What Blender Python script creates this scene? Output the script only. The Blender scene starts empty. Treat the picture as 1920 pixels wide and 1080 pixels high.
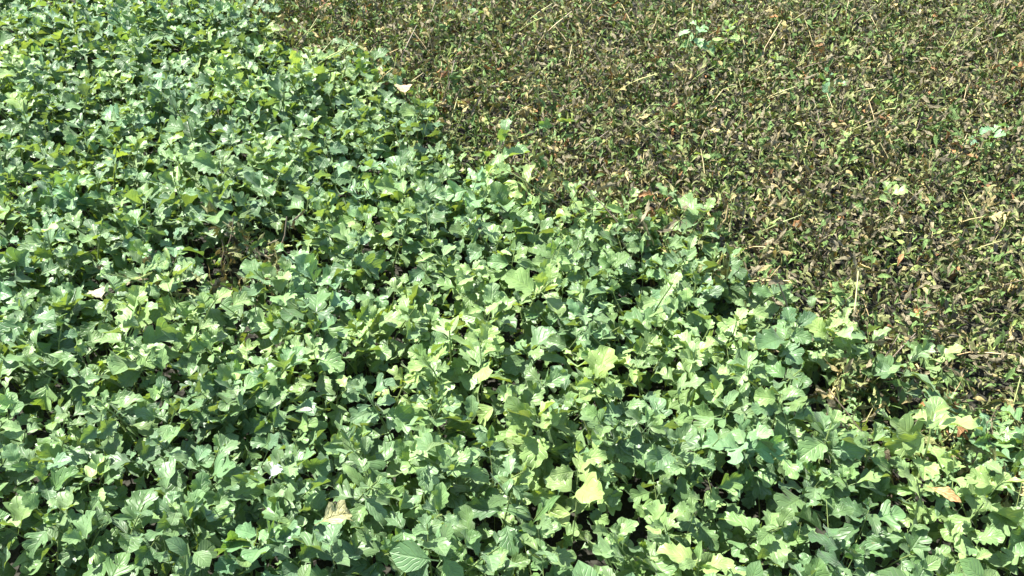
import bpy, math
import numpy as np
from mathutils import Vector, Matrix

# ------------------------------------------------------------------ camera, sky, sun, exposure
scene = bpy.context.scene
CAM_H, PITCH, HFOV = 1.58, 40.0, 58.0            # metres, degrees below the horizon, degrees
cam_data = bpy.data.cameras.new("camera")
cam_data.sensor_width = 36.0
cam_data.lens = 18.0 / math.tan(math.radians(HFOV / 2))
cam_data.clip_start, cam_data.clip_end = 0.05, 500.0
cam = bpy.data.objects.new("camera", cam_data)
cam.location = (0, 0, CAM_H)
cam.rotation_euler = (math.radians(90 - PITCH), 0, 0)
scene.collection.objects.link(cam)
scene.camera = cam

SUN_AZ, SUN_EL = 150.0, 54.0                     # azimuth of the sun, counter-clockwise from +X; elevation
to_sun = Vector((math.cos(math.radians(SUN_EL)) * math.cos(math.radians(SUN_AZ)),
                 math.cos(math.radians(SUN_EL)) * math.sin(math.radians(SUN_AZ)),
                 math.sin(math.radians(SUN_EL))))
world = bpy.data.worlds.new("World")
scene.world = world
world.use_nodes = True
wn = world.node_tree
sky = wn.nodes.new("ShaderNodeTexSky")
sky.sky_type = 'NISHITA'
sky.sun_disc = False
sky.sun_elevation = math.radians(SUN_EL)
sky.sun_rotation = math.radians(90 - SUN_AZ)
wn.links.new(sky.outputs[0], wn.nodes["Background"].inputs[0])
wn.nodes["Background"].inputs[1].default_value = 0.10

sun_data = bpy.data.lights.new("sun", 'SUN')
sun_data.energy = 5.0
sun_data.angle = math.radians(0.53)
sun_data.color = (1.0, 0.955, 0.88)
sun = bpy.data.objects.new("sun", sun_data)
sun.rotation_euler = to_sun.to_track_quat('Z', 'Y').to_euler()
sun.location = (-2, 3, 6)
scene.collection.objects.link(sun)

vs = scene.view_settings
vs.view_transform = 'Standard'
vs.look = 'None'
vs.gamma = 1.0
vs.use_curve_mapping = False
vs.exposure = 1.95
scene.cycles.max_bounces = 8
scene.cycles.transmission_bounces = 6

# ------------------------------------------------------------------ helpers
rng = np.random.default_rng(11)
COL = scene.collection
R = math.radians
CANOPY = 0.22                                     # height of the leaf tops of the green stand
IMG_W, IMG_H = 1920.0, 1080.0
FOC = (IMG_W / 2) / math.tan(R(HFOV / 2))


def px_to_ground(px, py, z=CANOPY):
    """photo pixel -> point at height z (the plants stand on level soil)"""
    dx, dy = (px - IMG_W / 2) / FOC, (IMG_H / 2 - py) / FOC
    c, s = math.cos(R(PITCH)), math.sin(R(PITCH))
    d = (dx, c + dy * s, -s + dy * c)
    t = (z - CAM_H) / d[2]
    return np.array([d[0] * t, d[1] * t])


def ground_to_px(x, y, z=CANOPY):
    c, s = math.cos(R(PITCH)), math.sin(R(PITCH))
    h = z - CAM_H
    depth = y * c - h * s
    up = y * s + h * c
    depth = np.where(np.asarray(depth) < 0.05, 0.05, depth)
    return IMG_W / 2 + FOC * x / depth, IMG_H / 2 - FOC * up / depth


def tag(o, label=None, cat=None, group=None, kind=None):
    if label: o["label"] = label
    if cat: o["category"] = cat
    if group: o["group"] = group
    if kind: o["kind"] = kind
    return o


def mesh_from(name, V, F, UV=None, mat=None, smooth=True, col=None):
    """V (n,3), F (m,4) quads, UV per vertex, col per vertex"""
    V = np.asarray(V, np.float32); F = np.asarray(F, np.int32)
    me = bpy.data.meshes.new(name)
    me.vertices.add(len(V)); me.vertices.foreach_set("co", V.ravel())
    k = F.shape[1]
    me.loops.add(F.size); me.loops.foreach_set("vertex_index", F.ravel())
    me.polygons.add(len(F))
    me.polygons.foreach_set("loop_start", np.arange(0, F.size, k, dtype=np.int32))
    me.polygons.foreach_set("use_smooth", np.full(len(F), smooth))
    if UV is not None:
        uv = me.uv_layers.new(name="UVMap")
        uv.data.foreach_set("uv", np.asarray(UV, np.float32)[F.ravel()].ravel())
    if col is not None:
        a = me.color_attributes.new("tint", 'FLOAT_COLOR', 'POINT')
        a.data.foreach_set("color", np.asarray(col, np.float32).ravel())
    me.update(calc_edges=True)
    me.validate()
    if mat: me.materials.append(mat)
    return me


def fbm(x, y, seed=0):
    """cheap smooth noise in about [-1, 1]"""
    r = np.random.default_rng(900 + seed)
    out = 0.0
    for k in range(6):
        a = r.uniform(0, 6.28); f = r.uniform(2.2, 3.4) * 1.5 ** k; p = r.uniform(0, 6.28)
        out = out + np.sin((np.cos(a) * x + np.sin(a) * y) * f * 1.6 + p) / 1.25 ** k
    return out / 2.6


# ------------------------------------------------------------------ materials
def new_mat(name):
    m = bpy.data.materials.new(name); m.use_nodes = True
    nt = m.node_tree
    for n in list(nt.nodes): nt.nodes.remove(n)
    return m, nt


def N(nt, typ, **kw):
    n = nt.nodes.new(typ)
    for k, v in kw.items():
        if k.startswith("in_"):
            key = k[3:]
            n.inputs[int(key) if key.isdigit() else key].default_value = v
        else:
            setattr(n, k, v)
    return n


def math_node(nt, op, a, b=None, c=None):
    n = nt.nodes.new("ShaderNodeMath"); n.operation = op
    for i, v in enumerate((a, b, c)):
        if v is None: continue
        if isinstance(v, (int, float)): n.inputs[i].default_value = v
        else: nt.links.new(v, n.inputs[i])
    return n.outputs[0]


def mix_col(nt, fac, a, b, blend='MIX'):
    n = nt.nodes.new("ShaderNodeMix"); n.data_type = 'RGBA'; n.blend_type = blend
    for i, v in ((0, fac), (6, a), (7, b)):
        if isinstance(v, (int, float)): n.inputs[i].default_value = v
        elif isinstance(v, tuple): n.inputs[i].default_value = v
        else: nt.links.new(v, n.inputs[i])
    return n.outputs[2]


def leaf_material(name, from_object, dead=False):
    m, nt = new_mat(name)
    L = nt.links.new
    out = N(nt, "ShaderNodeOutputMaterial")
    if from_object:
        tint = N(nt, "ShaderNodeObjectInfo").outputs["Color"]
    else:
        tint = N(nt, "ShaderNodeAttribute", attribute_name="tint").outputs["Color"]
    uv = N(nt, "ShaderNodeUVMap", uv_map="UVMap")
    sep = N(nt, "ShaderNodeSeparateXYZ"); L(uv.outputs[0], sep.inputs[0])
    a = math_node(nt, 'ABSOLUTE', math_node(nt, 'MULTIPLY_ADD', sep.outputs[0], 2.0, -1.0))
    # pinnate veins: lines that run from the midrib outwards and forwards
    s = math_node(nt, 'MULTIPLY_ADD', sep.outputs[1], 7.0, math_node(nt, 'MULTIPLY', a, -2.4))
    saw = math_node(nt, 'PINGPONG', s, 0.5)
    vein = math_node(nt, 'SUBTRACT', 1.0, math_node(nt, 'SMOOTH_MIN', math_node(nt, 'MULTIPLY', saw, 7.0), 1.0, 0.3))
    mid = math_node(nt, 'SUBTRACT', 1.0, math_node(nt, 'SMOOTH_MIN', math_node(nt, 'MULTIPLY', a, 9.0), 1.0, 0.3))
    ribs = math_node(nt, 'MAXIMUM', vein, mid)
    ribs = math_node(nt, 'MINIMUM', math_node(nt, 'MAXIMUM', ribs, 0.0), 1.0)
    tc = N(nt, "ShaderNodeTexCoord")
    geo = N(nt, "ShaderNodeNewGeometry")
    noise = N(nt, "ShaderNodeTexNoise", in_Scale=60.0, in_Detail=3.0)
    L(geo.outputs["Position"], noise.inputs["Vector"])
    var = math_node(nt, 'MULTIPLY_ADD', noise.outputs[0], 0.7, 0.65)
    hv = N(nt, "ShaderNodeHueSaturation"); L(tint, hv.inputs["Color"]); L(var, hv.inputs["Value"])
    base = hv.outputs[0]
    if not dead:
        light = mix_col(nt, 1.0, base, (1.35, 1.28, 1.2, 1), 'MULTIPLY')
        base = mix_col(nt, math_node(nt, 'MULTIPLY', ribs, 0.55), base, light)
        # the underside is duller and greyer than the upper side
        under = mix_col(nt, 0.35, base, (0.13, 0.17, 0.10, 1))
        base = mix_col(nt, geo.outputs["Backfacing"], base, under)
        # brown scorched spots on the blade
        sp = N(nt, "ShaderNodeTexNoise", in_Scale=130.0, in_Detail=2.0)
        L(geo.outputs["Position"], sp.inputs["Vector"])
        spot = N(nt, "ShaderNodeMapRange", in_1=0.70, in_2=0.76); L(sp.outputs[0], spot.inputs[0])
        base = mix_col(nt, math_node(nt, 'MULTIPLY', spot.outputs[0], 0.6), base, (0.16, 0.12, 0.05, 1))
    else:
        dark = mix_col(nt, 1.0, base, (0.58, 0.57, 0.48, 1), 'MULTIPLY')
        sp = N(nt, "ShaderNodeTexNoise", in_Scale=150.0, in_Detail=3.0)
        L(geo.outputs["Position"], sp.inputs["Vector"])
        spot = N(nt, "ShaderNodeMapRange", in_1=0.42, in_2=0.66); L(sp.outputs[0], spot.inputs[0])
        base = mix_col(nt, spot.outputs[0], base, dark)
    bmp_h = math_node(nt, 'MULTIPLY_ADD', ribs, -0.5, math_node(nt, 'MULTIPLY', noise.outputs[0], 0.5))
    bump = N(nt, "ShaderNodeBump", in_Strength=0.55 if not dead else 0.8, in_Distance=0.004)
    L(bmp_h, bump.inputs["Height"])
    p = N(nt, "ShaderNodeBsdfPrincipled")
    L(base, p.inputs["Base Color"]); L(bump.outputs[0], p.inputs["Normal"])
    p.inputs["Roughness"].default_value = 0.46 if not dead else 0.7
    p.inputs["Specular IOR Level"].default_value = 0.5 if not dead else 0.3
    if not dead:
        p.inputs["Sheen Weight"].default_value = 0.12
        p.inputs["Sheen Roughness"].default_value = 0.5
    tr = N(nt, "ShaderNodeBsdfTranslucent")
    tcol = mix_col(nt, 1.0, base, (1.5, 1.35, 0.35, 1) if not dead else (1.1, 1.0, 0.45, 1), 'MULTIPLY')
    L(tcol, tr.inputs["Color"]); L(bump.outputs[0], tr.inputs["Normal"])
    mx = N(nt, "ShaderNodeMixShader", in_0=0.33 if not dead else 0.15)
    L(p.outputs[0], mx.inputs[1]); L(tr.outputs[0], mx.inputs[2])
    L(mx.outputs[0], out.inputs[0])
    return m


M_LEAF = leaf_material("green_leaf", True)
M_LEAF_STUFF = leaf_material("green_leaf_mass", False)
M_DEAD = leaf_material("withered_leaf", True, dead=True)
M_DEAD_STUFF = leaf_material("withered_leaf_mass", False, dead=True)


def stem_material(name):
    m, nt = new_mat(name)
    out = N(nt, "ShaderNodeOutputMaterial")
    tint = N(nt, "ShaderNodeObjectInfo").outputs["Color"]
    geo = N(nt, "ShaderNodeNewGeometry")
    noise = N(nt, "ShaderNodeTexNoise", in_Scale=90.0)
    nt.links.new(geo.outputs["Position"], noise.inputs["Vector"])
    hv = N(nt, "ShaderNodeHueSaturation"); nt.links.new(tint, hv.inputs["Color"])
    nt.links.new(math_node(nt, 'MULTIPLY_ADD', noise.outputs[0], 0.8, 0.6), hv.inputs["Value"])
    p = N(nt, "ShaderNodeBsdfPrincipled", in_Roughness=0.5)
    nt.links.new(hv.outputs[0], p.inputs["Base Color"])
    nt.links.new(p.outputs[0], out.inputs[0])
    return m


M_STEM = stem_material("stem")


def soil_material():
    m, nt = new_mat("soil")
    L = nt.links.new
    out = N(nt, "ShaderNodeOutputMaterial")
    geo = N(nt, "ShaderNodeNewGeometry")
    n1 = N(nt, "ShaderNodeTexNoise", in_Scale=9.0, in_Detail=8.0); L(geo.outputs["Position"], n1.inputs["Vector"])
    n2 = N(nt, "ShaderNodeTexVoronoi", in_Scale=55.0); L(geo.outputs["Position"], n2.inputs["Vector"])
    c = mix_col(nt, n1.outputs[0], (0.009, 0.010, 0.006, 1), (0.028, 0.026, 0.015, 1))
    bump = N(nt, "ShaderNodeBump", in_Strength=0.9, in_Distance=0.02); L(n2.outputs[0], bump.inputs["Height"])
    p = N(nt, "ShaderNodeBsdfPrincipled", in_Roughness=0.95)
    L(c, p.inputs["Base Color"]); L(bump.outputs[0], p.inputs["Normal"]); L(p.outputs[0], out.inputs[0])
    return m


# ------------------------------------------------------------------ leaf shapes (unit length, base at origin, +Y to the tip, +Z upper side)
def grid_faces(rows, cols):
    f = []
    for i in range(rows - 1):
        for j in range(cols - 1):
            a = i * cols + j
            f.append((a, a + 1, a + cols + 1, a + cols))
    return f


#            half-width and position along the leaf of each edge point, from stalk to tip
OUT_LOBED = [(.014, 0), (.014, .20), (.09, .30), (.20, .36), (.36, .50), (.30, .61), (.13, .56), (.31, .72), (.30, .84), (.14, .85), (.10, .97), (0, 1)]
OUT_OVATE = [(.014, 0), (.014, .16), (.10, .24), (.23, .35), (.19, .42), (.31, .54), (.23, .59), (.30, .71), (.19, .76), (.20, .87), (.10, .95), (0, 1)]
OUT_TRIPLE = [(.014, 0), (.014, .24), (.07, .34), (.14, .42), (.28, .52), (.39, .68), (.30, .74), (.15, .66), (.20, .82), (.18, .93), (.09, .985), (0, 1)]
OUT_BROAD = [(.014, 0), (.014, .15), (.15, .22), (.29, .34), (.24, .41), (.38, .54), (.28, .60), (.35, .74), (.23, .79), (.21, .90), (.10, .96), (0, 1)]
OUT_NARROW = [(.012, 0), (.012, .14), (.06, .22), (.12, .32), (.13, .40), (.17, .50), (.15, .58), (.17, .68), (.12, .76), (.11, .85), (.05, .93), (0, 1)]
SIMPLE = [(.014, 0), (.014, .18), (.20, .36), (.31, .58), (.24, .78), (0, 1)]
SIMPLE_N = [(.014, 0), (.05, .2), (.13, .45), (.13, .68), (0, 1)]


def smooth_outline(o, sub=2):
    """Catmull-Rom through the edge points of the blade, so that the lobes are round"""
    P = np.array(o, float); out = [tuple(P[0])]
    for i in range(1, len(P) - 1):
        a, b, c, d = P[i - 1], P[i], P[i + 1], P[min(i + 2, len(P) - 1)]
        for k in range(sub):
            t = k / sub
            out.append(tuple(.5 * (2 * b + (c - a) * t + (2 * a - 5 * b + 4 * c - d) * t * t + (3 * b - a - 3 * c + d) * t ** 3)))
    out.append(tuple(P[-1]))
    return [(max(w, 0), y) for w, y in out]


def make_leaf(outline, r, fold, curl, wave, twist=0.0, halves=2, edge_roll=0.0):
    n = len(outline)
    frac = np.linspace(-1, 1, 2 * halves + 1)
    V, UV = [], []
    ph = r.uniform(0, 6.28, 4)
    for i, (w, y) in enumerate(outline):
        wj = w * (1 + r.normal(0, .02)) 
        ymid = i / (n - 1) * 0.94 + y * 0.06 if 1 < i < n - 1 else y
        ymid = 0.5 * ymid + 0.5 * y if 1 < i < n - 1 else y
        for q in frac:
            side = 1 if q > 0 else -1
            wq = wj * (1 + (0.10 * math.sin(ph[0] + y * 11) if side > 0 else 0.10 * math.sin(ph[1] + y * 12)))
            x = wq * q
            yy = ymid + (y - ymid) * abs(q) ** 1.3
            z = fold * abs(x) + wave * (abs(q) ** 2) * min(1, w * 5) * math.sin(ph[2] + side * ph[3] + yy * 13) - edge_roll * (abs(q) ** 3) * w
            tw = twist * yy
            x, z = x * math.cos(tw) - z * math.sin(tw), x * math.sin(tw) + z * math.cos(tw)
            # bend along the length
            k = curl if abs(curl) > 1e-3 else 1e-3
            th = k * yy
            Y = math.sin(th) / k + z * math.sin(th)
            Z = (math.cos(th) - 1) / k + z * math.cos(th)
            V.append((x, Y, Z)); UV.append((0.5 + 0.5 * q, yy))
    return np.array(V), np.array(grid_faces(n, len(frac))), np.array(UV)


rl = np.random.default_rng(5)
GREEN_SHAPES = []
for outline, count in ((OUT_LOBED, 5), (OUT_OVATE, 7), (OUT_TRIPLE, 2), (OUT_BROAD, 5), (OUT_NARROW, 2)):
    for k in range(count):
        GREEN_SHAPES.append(make_leaf(smooth_outline(outline), rl, rl.uniform(.05, .75), rl.uniform(.1, 1.45), rl.uniform(.03, .075), rl.uniform(-.5, .5)))
GREEN_ME = [mesh_from("leaf", V, F, UV, M_LEAF) for V, F, UV in GREEN_SHAPES]
GREEN_LOW = [make_leaf(SIMPLE, rl, rl.uniform(.1, .6), rl.uniform(.1, 1.2), .04, halves=1) for _ in range(6)]

DEAD_SHAPES = []
for k in range(16):
    o = [OUT_NARROW, OUT_OVATE, OUT_TRIPLE, OUT_LOBED][k % 4]
    o = [(w * rl.uniform(.35, .7), y) for w, y in o][::1]
    DEAD_SHAPES.append(make_leaf(o, rl, rl.uniform(-.6, 1.7), rl.uniform(-.6, 3.0), rl.uniform(.05, .12), rl.uniform(-2.2, 2.2)))
DEAD_ME = [mesh_from("withered_leaf", V, F, UV, M_DEAD) for V, F, UV in DEAD_SHAPES]
DEAD_LOW = [make_leaf(SIMPLE_N, rl, rl.uniform(-.4, 1.5), rl.uniform(-.4, 2.6), .09, rl.uniform(-2, 2), halves=1) for k in range(12)]


def tube(path, radii, sides=5):
    path = np.asarray(path, float)
    V, F = [], []
    n = len(path)
    for i in range(n):
        d = path[min(i + 1, n - 1)] - path[max(i - 1, 0)]
        d = d / np.linalg.norm(d)
        a = np.cross(d, (1, 0, 0) if abs(d[0]) < .8 else (0, 1, 0)); a /= np.linalg.norm(a)
        b = np.cross(d, a)
        for k in range(sides):
            t = 2 * math.pi * k / sides
            V.append(path[i] + radii[i] * (a * math.cos(t) + b * math.sin(t)))
    for i in range(n - 1):
        for k in range(sides):
            F.append((i * sides + k, i * sides + (k + 1) % sides, (i + 1) * sides + (k + 1) % sides, (i + 1) * sides + k))
    return np.array(V), np.array(F)


# one stem shape: unit height, bowed by 'lean' along x (leaf positions use the same curve)
def stem_curve(u, lean):
    return np.array([lean * u * u, 0.02 * math.sin(u * 7), u])


STEM_LEANS = [0.0, 0.12, 0.25, 0.4]
STEM_ME, DSTEM_ME = [], []
for ln in STEM_LEANS:
    us = np.linspace(0, 1, 7)
    V, F = tube([stem_curve(u, ln) for u in us], [0.013 * (1 - .55 * u) for u in us])
    STEM_ME.append(mesh_from("stem", V, F, None, M_STEM))
    V, F = tube([stem_curve(u, ln * 2.2) + np.array([0, .05 * math.sin(u * 9 + ln * 20), 0]) for u in us], [0.013 * (1 - .5 * u) for u in us], 4)
    DSTEM_ME.append(mesh_from("stem", V, F, None, M_STEM))

# ------------------------------------------------------------------ setting: soil
def build_ground():
    n = 61
    g = np.sign(np.linspace(-1, 1, n)) * np.abs(np.linspace(-1, 1, n)) ** 3 * 60
    X, Y = np.meshgrid(g, g)
    Z = 0.012 * fbm(X * 3, Y * 3, 3) * (np.hypot(X, Y) < 8) - 0.012
    V = np.stack([X.ravel(), Y.ravel(), Z.ravel()], 1)
    o = bpy.data.objects.new("ground", mesh_from("ground", V, np.array(grid_faces(n, n)), None, soil_material()))
    COL.objects.link(o)
    tag(o, "dark bare soil between and under the plants", kind="structure")


build_ground()

# ------------------------------------------------------------------ where the withered patch lies (outline read off the photo, laid on the canopy)
edge_px = [(430, -60), (490, 5), (560, 62), (680, 85), (770, 120), (815, 185), (870, 262), (960, 325), (1080, 368), (1200, 378),
           (1290, 402), (1400, 455), (1500, 522), (1600, 600), (1670, 690), (1740, 755), (1830, 792), (1960, 790)]
edge = [px_to_ground(*p) for p in edge_px]
d0 = edge[0] - edge[3]; d1 = edge[-1] - edge[-4]
edge = [edge[0] + d0 / np.linalg.norm(d0) * 6] + edge + [edge[-1] + np.array([6.0, -0.6])]
EDGE = np.array(edge)
POLY = np.vstack([EDGE, [[9, 12], [-6, 12]]])


def inside_poly(x, y):
    c = np.zeros(np.shape(x), bool)
    n = len(POLY)
    for i in range(n):
        x1, y1 = POLY[i]; x2, y2 = POLY[(i + 1) % n]
        cond = ((y1 > y) != (y2 > y)) & (x < (x2 - x1) * (y - y1) / (y2 - y1 + 1e-12) + x1)
        c ^= cond
    return c


def edge_dist(x, y):
    """signed metres to the edge of the withered patch, positive inside the patch"""
    best = np.full(np.shape(x), 1e9)
    for i in range(len(EDGE) - 1):
        a, b = EDGE[i], EDGE[i + 1]
        ab = b - a
        t = np.clip(((x - a[0]) * ab[0] + (y - a[1]) * ab[1]) / (ab @ ab), 0, 1)
        best = np.minimum(best, np.hypot(x - a[0] - t * ab[0], y - a[1] - t * ab[1]))
    return np.where(inside_poly(x, y), best, -best)


SPOTS = [(385, 500, .11), (515, 475, .07), (560, 452, .06)]      # small withered spots inside the green stand


def spot_level(x, y):
    s = 0.0
    for px, py, rad in SPOTS:
        c = px_to_ground(px, py, 0.16)
        s = max(s, 1 - math.hypot(x - c[0], y - c[1]) / (rad * 1.3))
    return s


def jitter_points(spacing, x0, x1, y0, y1, r, jit=.38):
    pts = []
    row = 0
    y = y0
    while y < y1:
        x = x0 + (spacing / 2 if row % 2 else 0)
        while x < x1:
            pts.append((x + r.uniform(-jit, jit) * spacing, y + r.uniform(-jit, jit) * spacing))
            x += spacing
        y += spacing * .87
        row += 1
    return np.array(pts)


X0, X1, Y0, Y1 = -3.3, 3.3, 0.25, 5.2


def in_view(x, y, z, m):
    px, py = ground_to_px(x, y, z)
    return (px > -m) & (px < IMG_W + m) & (py > -m * .6) & (py < IMG_H + m)


# ------------------------------------------------------------------ colours (linear albedo)
def green_tint(r, yellow=0.0, bright=1.0):
    base = np.array([0.112, 0.212, 0.060])
    blue = np.array([0.104, 0.196, 0.086])
    yel = np.array([0.225, 0.315, 0.090])
    t = r.uniform(0, 1)
    c = base * (1 - t) + blue * t
    y = np.clip(yellow + r.normal(0, .12), 0, 1)
    c = c * (1 - y) + yel * y
    return c * bright * r.uniform(.75, 1.25)


DEAD_COLS = {
    'taupe': np.array([0.218, 0.192, 0.118]),
    'dark': np.array([0.130, 0.114, 0.070]),
    'olive': np.array([0.205, 0.225, 0.088]),
    'straw': np.array([0.420, 0.350, 0.160]),
    'rust': np.array([0.330, 0.175, 0.075]),
    'green': np.array([0.128, 0.215, 0.062]),
    'lime': np.array([0.270, 0.350, 0.100]),
}
DEAD_KEYS = list(DEAD_COLS)


def dead_tint(r, g, look=""):
    """g: how green the plant still is, 0..1"""
    w = np.array([.42 * (1 - g), .11 * (1 - g), .30, .07, .018 * (1 - g), .17 + .50 * g, .045 + .11 * g])
    if look == "rusty": w[4] += .22; w[3] += .08
    if look == "dark": w[1] += .5
    if look == "grey-brown": w[0] += .7
    if look == "straw": w[3] += .22
    k = DEAD_KEYS[r.choice(7, p=w / w.sum())]
    return DEAD_COLS[k] * r.uniform(.7, 1.35)


# ------------------------------------------------------------------ plants
def put(me, name, parent, loc, e, roll, az, s, tint):
    o = bpy.data.objects.new(name, me)
    o.parent = parent
    o.location = loc
    o.rotation_mode = 'YXZ'
    o.rotation_euler = (e, roll, az)
    o.scale = s
    o.color = (float(tint[0]), float(tint[1]), float(tint[2]), 1)
    COL.objects.link(o)
    return o


def leaf_layout(r, H, lean, n, size=1.0, low=.30):
    """alternate leaves up one shoot: position, elevation, roll, azimuth, length"""
    rows = []
    az = r.uniform(0, 6.28)
    for j in range(n):
        u = (j + .5) / n
        f = low + (1 - low) * u ** .85
        az += R(137.5) + r.normal(0, .25)
        el = R(-8 + 62 * u ** 2.0 + r.normal(0, 24))
        ln = (.044 + .030 * math.sin(min(1, u * 1.25) * math.pi * .8) - .030 * max(0, u - .72) / .28) * r.uniform(.72, 1.3) * size
        rows.append((stem_curve(f, lean) * np.array([H, .3 * H, H]), el, r.normal(0, R(28)), az, ln))
    return rows


def plant_root(name, x, y, r, label, group):
    root = bpy.data.objects.new(name, None)
    root.empty_display_size = .03
    root.location = (x, y, -.01)
    root.rotation_euler = (0, 0, r.uniform(0, 6.28))
    COL.objects.link(root)
    tag(root, label, "plant", group)
    return root


def leafy_plant(x, y, H, r, label, group, yellow=0.0, bright=1.0, n=16, size=1.0, name="leafy_plant", yellow_top=0.15, sides=0, tone=(1, 1, 1), spread=.045):
    """a main shoot and, where the plant branches, side shoots from the same foot"""
    root = plant_root(name, x, y, r, label, group)
    a0 = r.uniform(0, 6.28)
    for b in range(1 + sides):
        li = int(r.integers(len(STEM_LEANS))) if b == 0 else 2 + int(r.integers(2))
        lean = STEM_LEANS[li]
        hb = H if b == 0 else H * r.uniform(.78, .97)
        ab = a0 + b * 6.28 / max(1, sides) + r.normal(0, .4)
        off = Vector((0, 0, 0)) if b == 0 else Vector((math.cos(ab), math.sin(ab), 0)) * spread * r.uniform(.4, 1.1)
        rot = Matrix.Rotation(ab, 3, 'Z')
        put(STEM_ME[li], "stem", root, off, 0, 0, ab, (hb, hb * .3, hb), (.19, .25, .08))
        nb = n if b == 0 else max(5, int(n * .55))
        for j, (p, el, roll, az, ln) in enumerate(leaf_layout(r, hb, lean, nb, size * (1 if b == 0 else .85), .3 if b == 0 else .45)):
            k = int(r.integers(len(GREEN_ME)))
            wid = ln * r.uniform(.8, 1.12)
            put(GREEN_ME[k], "leaf", root, off + rot @ Vector(p), el, roll, az, (wid, ln, ln),
                green_tint(r, yellow + yellow_top * (j / nb) ** 3, bright) * np.array(tone))
    return root


def withered_plant(x, y, H, r, label, group, g=0.0, n=22, name="withered_plant", size=1.0, look="", stems=3):
    root = plant_root(name, x, y, r, label, group)
    for b in range(stems):
        li = int(r.integers(len(STEM_LEANS)))
        lean = STEM_LEANS[li] * 2.2
        hb = H * r.uniform(.75, 1.2)
        azb = r.uniform(0, 6.28)
        tint = [(.36, .34, .14), (.24, .28, .09), (.42, .32, .16), (.17, .13, .09)][int(r.integers(4))]
        if look == "straw": tint = (.48, .40, .19)
        put(DSTEM_ME[li], "stem", root, (0, 0, 0), 0, 0, azb, (hb, hb, hb), tint)
        rot = Matrix.Rotation(azb, 3, 'Z')
        for j in range(n // stems):
            f = r.uniform(.35, 1.0)
            p = stem_curve(f, lean) + np.array([0, .05 * math.sin(f * 9 + STEM_LEANS[li] * 20), 0])
            p = rot @ Vector(p * hb) + Vector((r.normal(0, .012), r.normal(0, .012), 0))
            k = int(r.integers(len(DEAD_ME)))
            ln = r.uniform(.024, .058) * size
            el = R(r.normal(12, 45))
            put(DEAD_ME[k], "withered_leaf", root, p, el, r.normal(0, .8), r.uniform(0, 6.28), (ln * r.uniform(.5, 1.0), ln, ln), dead_tint(r, g, look))
    return root


# mass of leaves too many to pick apart: one mesh each
class Mass:
    def __init__(self): self.V, self.F, self.U, self.C, self.n = [], [], [], [], 0

    def add(self, shape, p, el, roll, az, s, tint):
        V, F, UV = shape
        M = np.array(Matrix.Rotation(az, 3, 'Z') @ Matrix.Rotation(el, 3, 'X') @ Matrix.Rotation(roll, 3, 'Y'))
        W = (V * s) @ M.T + p
        self.V.append(W); self.F.append(F + self.n); self.U.append(UV)
        self.C.append(np.tile([tint[0], tint[1], tint[2], 1.0], (len(V), 1)))
        self.n += len(V)

    def build(self, name, mat, label, cat):
        o = bpy.data.objects.new(name, mesh_from(name, np.vstack(self.V), np.vstack(self.F), np.vstack(self.U), mat, True, np.vstack(self.C)))
        COL.objects.link(o)
        return tag(o, label, cat, kind="stuff")


# ---- singular plants that the photo shows, placed first so that the stand leaves room for them
LAND = []                                            # findable things: (x, y, short name, lies in the green stand)
taken = []


def special(px, py, z, H, label, short, yellow, bright, n, size, in_green, tone=(1, 1, 1)):
    c = px_to_ground(px, py, z)
    taken.append(c)
    LAND.append((float(c[0]), float(c[1]), short, in_green))
    leafy_plant(float(c[0]), float(c[1]), H, rs, label, None, yellow, bright, n, size, tone=tone)


rs = np.random.default_rng(77)
special(1080, 935, .25, .265, "bright yellowish plant with broad lobed leaves deep in the green stand", "the broad yellowish plant", .7, .98, 13, 1.12, True)
special(1010, 775, .24, .25, "pale yellow-green plant with curled leaves packed like a small cabbage", "the cabbage-like plant", .5, 1.15, 20, 1.05, True)
special(1770, 800, .25, .27, "pale yellow-green plant with large upright leaves beside the withered patch's corner", "the large-leaved pale plant", .55, 1.12, 14, 1.2, True)
special(725, 655, .24, .25, "small lime-yellow plant standing out in the middle of the green stand", "the small lime-yellow plant", .65, 1.1, 11, .95, True)
special(1310, 42, .19, .20, "pale blue-green plant in the withered patch, next to a lime-green twin", "the pale twin plants", .15, 1.5, 12, .9, False, (.95, 1, 1.25))
special(1372, 48, .19, .19, "bright lime-green plant in the withered patch, next to a paler twin", "the lime twin plant", .55, 1.4, 12, .9, False)
special(1690, 352, .16, .17, "small lime green plant surviving in the middle of the withered patch", "the small lime survivor", .65, 1.2, 9, .7, False)
special(1355, 295, .16, .165, "small plant with clear yellow leaves among withered ones", "the yellow-leaved plant", 1.0, 1.2, 6, .75, False)
special(1762, 570, .20, .20, "green plant with a bare stalk rising among brown ones", "the bare-stalked green plant", .3, 1.2, 8, .85, False)
special(905, 285, .24, .265, "tall pale plant with upright leaves at the tip of the green stand", "the tall pale tip plant", .2, 1.25, 15, 1.1, True)
special(1180, 375, .24, .255, "upright light green plant jutting from the stand's edge into the withered patch", "the jutting light-green plant", .35, 1.2, 14, 1.05, True)
special(1790, 640, .18, .185, "lime green plant between brown plants beside the bare-stalked one", "the lime plant by the corner", .5, 1.15, 9, .8, False)
special(1570, 125, .17, .18, "pale grey-green plant with few leaves amid grey-brown withered ones", "the pale grey-green plant", .05, 1.35, 8, .75, False, (1, 1, 1.2))
special(1860, 225, .17, .175, "pale bluish plant with few leaves amid rusty brown ones", "the pale bluish plant", 0, 1.45, 7, .75, False, (.95, 1, 1.35))
special(1622, 250, .16, .165, "low yellow-green tuft of small leaves in the withered patch", "the low yellow-green tuft", .7, 1.1, 12, .55, False)
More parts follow.
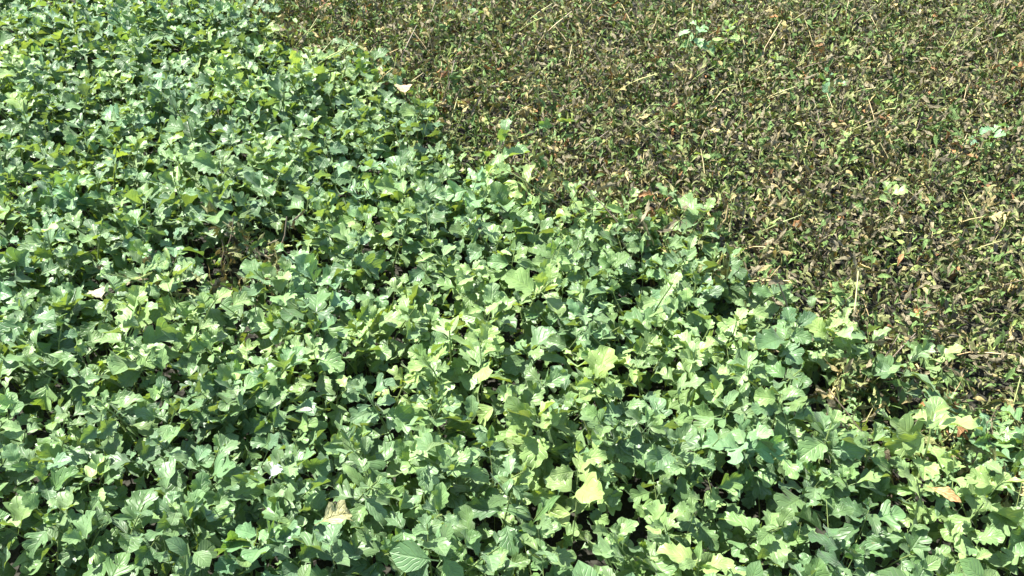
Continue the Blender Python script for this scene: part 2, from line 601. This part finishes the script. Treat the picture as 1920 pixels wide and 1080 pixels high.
special(1465, 95, .16, .165, "low olive-yellow tuft of small leaves in the withered patch", "the olive-yellow tuft", .8, .95, 12, .5, False)
special(1040, 215, .16, .175, "thin pale green plant standing alone in the half-withered ground", "the thin pale plant", .25, 1.2, 8, .7, False)
special(905, 25, .16, .175, "small blue-green plant at the greener end of the withered patch", "the small blue-green plant", .05, 1.2, 9, .7, False, (.95, 1, 1.2))
special(70, 425, .24, .26, "plant with glare painted as whitish leaf colour amid darker green ones in the stand", "the glare-whitened plant", .1, 1.45, 13, 1.1, True, (1.05, 1, 1.3))  # leaf tint brightened and cooled, putting sun glare into the colour
special(375, 66, .22, .24, "pale yellow-green plant well inside the stand, some way from the tan dead leaf", "the pale-yellow plant", .6, 1.1, 12, 1.0, True)
special(622, 330, .24, .26, "plant with one slim upright white-green leaf above its neighbours", "the slim-leaved plant", .05, 1.4, 9, 1.0, True, (1, 1, 1.25))
special(335, 262, .24, .26, "plant with large pale lobed leaves spread flat over its neighbours", "the large flat-leaved plant", .25, 1.25, 14, 1.2, True)
special(15, 190, .24, .255, "plant with a broad pale yellowish leaf beside dark ones", "the broad-leaved plant", .5, 1.15, 12, 1.15, True)
special(250, 640, .24, .265, "plant with very large crinkled mid-green leaves in the stand", "the crinkled-leaved plant", .15, 1.15, 14, 1.25, True)
special(1420, 800, .24, .26, "blue-tinged pale plant amid yellower neighbours in the stand", "the blue-tinged plant", 0, 1.3, 13, 1.05, True, (.95, 1, 1.3))
for px, py, short, ing in ((1738, 912, "the orange dry leaf", True), (760, 178, "the tan dead leaf", True), (192, 562, "the cream leaf", True),
                           (505, 897, "the white petal-like leaf", True), (590, 985, "the crinkled cream leaf", True), (385, 500, "the small dead spot", True)):
    c = px_to_ground(px, py, .22)
    LAND.append((float(c[0]), float(c[1]), short, ing))
taken = np.array(taken)


def where(x, y, in_green):
    """the two findable things nearest to a plant"""
    c = sorted((math.hypot(x - a, y - b), n) for a, b, n, g in LAND if g == in_green)
    if c[0][0] < .115: return "right beside " + c[0][1]
    if c[0][0] < .45 * c[1][0]: return "nearest " + c[0][1]
    return "between " + c[0][1] + " and " + c[1][1]


# ---- the two stands
rp = np.random.default_rng(21)
pts = jitter_points(.130, X0, X1, Y0, Y1, rp)
sd = edge_dist(pts[:, 0], pts[:, 1]) + .02 + .06 * fbm(pts[:, 0] * 2.6, pts[:, 1] * 2.6, 1)
near = in_view(pts[:, 0], pts[:, 1], .2, 45)
mass_green, mass_dead = Mass(), Mass()
n_green = n_dead = 0
LOOKS = [("grey-green", 0, .95, (1.0, 1.0, 1.12)), ("mid green", .06, 1.0, (1, 1, 1)), ("dark green", -.03, .74, (.92, 1, .95)),
         ("pale green", .16, 1.3, (1.04, 1, 1.08)), ("blue-green", -.05, 1.08, (.92, 1, 1.2)), ("yellowish green", .42, 1.15, (1, 1, 1))]

for i, (x, y) in enumerate(pts):
    if len(taken) and np.min(np.hypot(taken[:, 0] - x, taken[:, 1] - y)) < .06: continue
    d = sd[i]
    if d > (-.01 if rp.uniform() > .3 else .08): continue
    sl = spot_level(x, y)
    H = .235 + .025 * fbm(x * 3, y * 3, 5) + rp.normal(0, .02)
    yb = .09 + .09 * fbm(x * 1.7, y * 1.7, 8) + .07 * np.clip(x, -1, 1)
    if near[i]:
        if sl > 0: continue
        lk, dy, br, tone = LOOKS[rp.choice(6, p=[.24, .27, .16, .14, .11, .08])]
        edge_plant = d > -.12
        if edge_plant: H -= .02 + .3 * max(0, d)
        lab = lk + (" edge plant " if edge_plant else " leafy plant ") + where(x, y, True)
        leafy_plant(x, y, H, rp, lab, "green plants of the dense stand", float(np.clip(yb + dy + (.08 if edge_plant else 0), 0, .7)), br, 13, 1.0, sides=3, tone=tone, spread=.05)
        n_green += 1
    else:
        for b in range(2):
            ox, oy = rp.normal(0, .035), rp.normal(0, .035)
            a0 = rp.uniform(0, 6.28)
            for (p, el, roll, az, ln) in leaf_layout(rp, H, .15, 8):
                mass_green.add(GREEN_LOW[int(rp.integers(6))], np.array([x + ox, y + oy, 0]) + p, el, roll, az + a0, ln * 1.1, green_tint(rp, float(np.clip(yb, 0, .5))))

# low leaves that fill the shade under the green stand
lp = jitter_points(.037, -1.9, 1.9, .55, 3.7, rp)
lsd = edge_dist(lp[:, 0], lp[:, 1])
for k, (x, y) in enumerate(lp):
    if lsd[k] > .03 or not in_view(x, y, .1, 60): continue
    mass_green.add(GREEN_SHAPES[int(rp.integers(len(GREEN_SHAPES)))], np.array([x, y, rp.uniform(.03, .14)]), R(rp.normal(10, 28)), R(rp.normal(0, 25)),
                   rp.uniform(0, 6.28), rp.uniform(.03, .055), green_tint(rp, .15, 1.1))

wp = jitter_points(.133, X0, X1, Y0, Y1 + .3, rp)
wsd = edge_dist(wp[:, 0], wp[:, 1]) + .05 * fbm(wp[:, 0] * 2.6, wp[:, 1] * 2.6, 1)
wnear = in_view(wp[:, 0], wp[:, 1], .12, 40)
for i, (x, y) in enumerate(wp):
    sl = spot_level(x, y)
    if wsd[i] < -.09 and sl <= 0: continue
    dead = .5 + .5 * fbm(x * 2.2, y * 2.2, 12)
    g = float(np.clip(.8 - wsd[i] * 2.6, 0, .8)) * .8 + .22 * (dead < .4) + .15 * rp.uniform()
    g += .36 * max(0, .5 - x * .5) * (x < 1.1)
    g = min(g, .9)
    H = .15 + .025 * fbm(x * 4, y * 4, 9) + rp.normal(0, .015) + .055 * max(0, 1 - abs(wsd[i] + .03) / .16) + (.055 if sl > 0 else 0)
    look = ["grey-brown", "dark", "rusty", "straw", ""][rp.choice(5, p=[.38, .17, .13, .14, .18])]
    if wnear[i]:
        if sl > 0:
            withered_plant(x, y, H, rp, "brown shrivelled plant in the small dead spot enclosed by the green stand", "withered plants of the patch", .15, 36, size=1.2)
        else:
            word = {"grey-brown": "grey-brown", "dark": "dark brown", "rusty": "rust-flecked", "straw": "straw-stalked", "": "olive-brown"}[look]
            state = "half-withered" if g > .45 else "withered"
            withered_plant(x, y, H, rp, word + " " + state + " plant " + where(x, y, False), "withered plants of the patch", g, 39, look=look, size=1 + .3 * max(0, 1 - abs(wsd[i]) / .15))
        n_dead += 1
    else:
        for j in range(34):
            mass_dead.add(DEAD_LOW[int(rp.integers(12))], np.array([x + rp.normal(0, .055), y + rp.normal(0, .055), H * rp.uniform(.35, 1.1)]), R(rp.normal(5, 40)), rp.normal(0, .7),
                          rp.uniform(0, 6.28), rp.uniform(.026, .046), dead_tint(rp, g))

# dense litter of small shrunken leaves between the withered plants
lp = jitter_points(.0130, -2.2, 2.2, .8, 3.9, rp, .5)
lsd = edge_dist(lp[:, 0], lp[:, 1]) + .03 * fbm(lp[:, 0] * 4, lp[:, 1] * 4, 2)
lv = in_view(lp[:, 0], lp[:, 1], .1, 60)
gf = .5 + .5 * fbm(lp[:, 0] * 2.2, lp[:, 1] * 2.2, 12)
n_lit = 0
for k in np.nonzero((lsd > -.03) & lv)[0]:
    x, y = lp[k]
    g = float(np.clip(.75 - lsd[k] * 2.5, .3, .75)) + (.2 if gf[k] < .4 else 0)
    zz = rp.uniform(.02, .125)
    g += .2 * max(0, .5 - x * .5)
    g += .35 * (1 - zz / .09)
    mass_dead.add(DEAD_LOW[int(rp.integers(12))], np.array([x, y, zz]), R(rp.normal(22, 42)), rp.normal(0, .8),
                  rp.uniform(0, 6.28), rp.uniform(.022, .044), dead_tint(rp, float(np.clip(g, .1, .95))))
    n_lit += 1

mass_green.build("leaf_undergrowth", M_LEAF_STUFF, "low green leaves filling the shade under the green stand", "undergrowth")
mass_dead.build("withered_leaf_litter", M_DEAD_STUFF, "dense litter of small shrunken brown and olive leaves", "leaf litter")


# ------------------------------------------------------------------ loose leaves lying on the canopy
def loose_leaf(px, py, z, shape, ln, el, roll, az, tint, label):
    c = px_to_ground(px, py, z)
    V, F, UV = shape
    o = bpy.data.objects.new("fallen_leaf", mesh_from("fallen_leaf", V, F, UV, M_DEAD))
    o.location = (c[0], c[1], z); o.rotation_mode = 'YXZ'; o.rotation_euler = (el, roll, az)
    o.scale = (ln, ln, ln); o.color = (*tint, 1)
    COL.objects.link(o)
    tag(o, label, "leaf")


rq = np.random.default_rng(3)
loose_leaf(1738, 912, .262, make_leaf(OUT_NARROW, rq, .5, .4, .03), .062, 0.02, .2, R(-118), (.62, .36, .16), "orange-tan dry leaf lying on top of the green plants")
loose_leaf(760, 178, .262, make_leaf(OUT_BROAD, rq, .3, .6, .04), .07, .25, .1, R(15), (.46, .36, .21), "pale tan dead leaf at the edge of the green stand, near the withered patch")
loose_leaf(192, 562, .265, make_leaf(OUT_BROAD, rq, .3, .7, .04), .055, .2, .1, R(40), (.44, .42, .25), "cream-coloured leaf on the dark green plants, near the small dead spot")
loose_leaf(505, 897, .265, make_leaf(OUT_OVATE, rq, .4, .9, .04), .034, .4, .2, R(-35), (.6, .63, .64), "small white petal-like leaf caught on the green plants")
loose_leaf(557, 770, .262, make_leaf(OUT_NARROW, rq, .4, .4, .03), .03, .1, .1, R(-80), (.70, .68, .50), "tiny cream sliver of leaf in a dark gap of the green stand")
loose_leaf(590, 985, .262, make_leaf(OUT_LOBED, rq, .5, .9, .06), .07, .2, .1, R(-60), (.40, .38, .18), "cream-yellow crinkled leaf among the green plants")
print("COUNTS green", n_green, "dead", n_dead, "litter", n_lit, "verts", mass_green.n, mass_dead.n, "objects", len(bpy.data.objects))
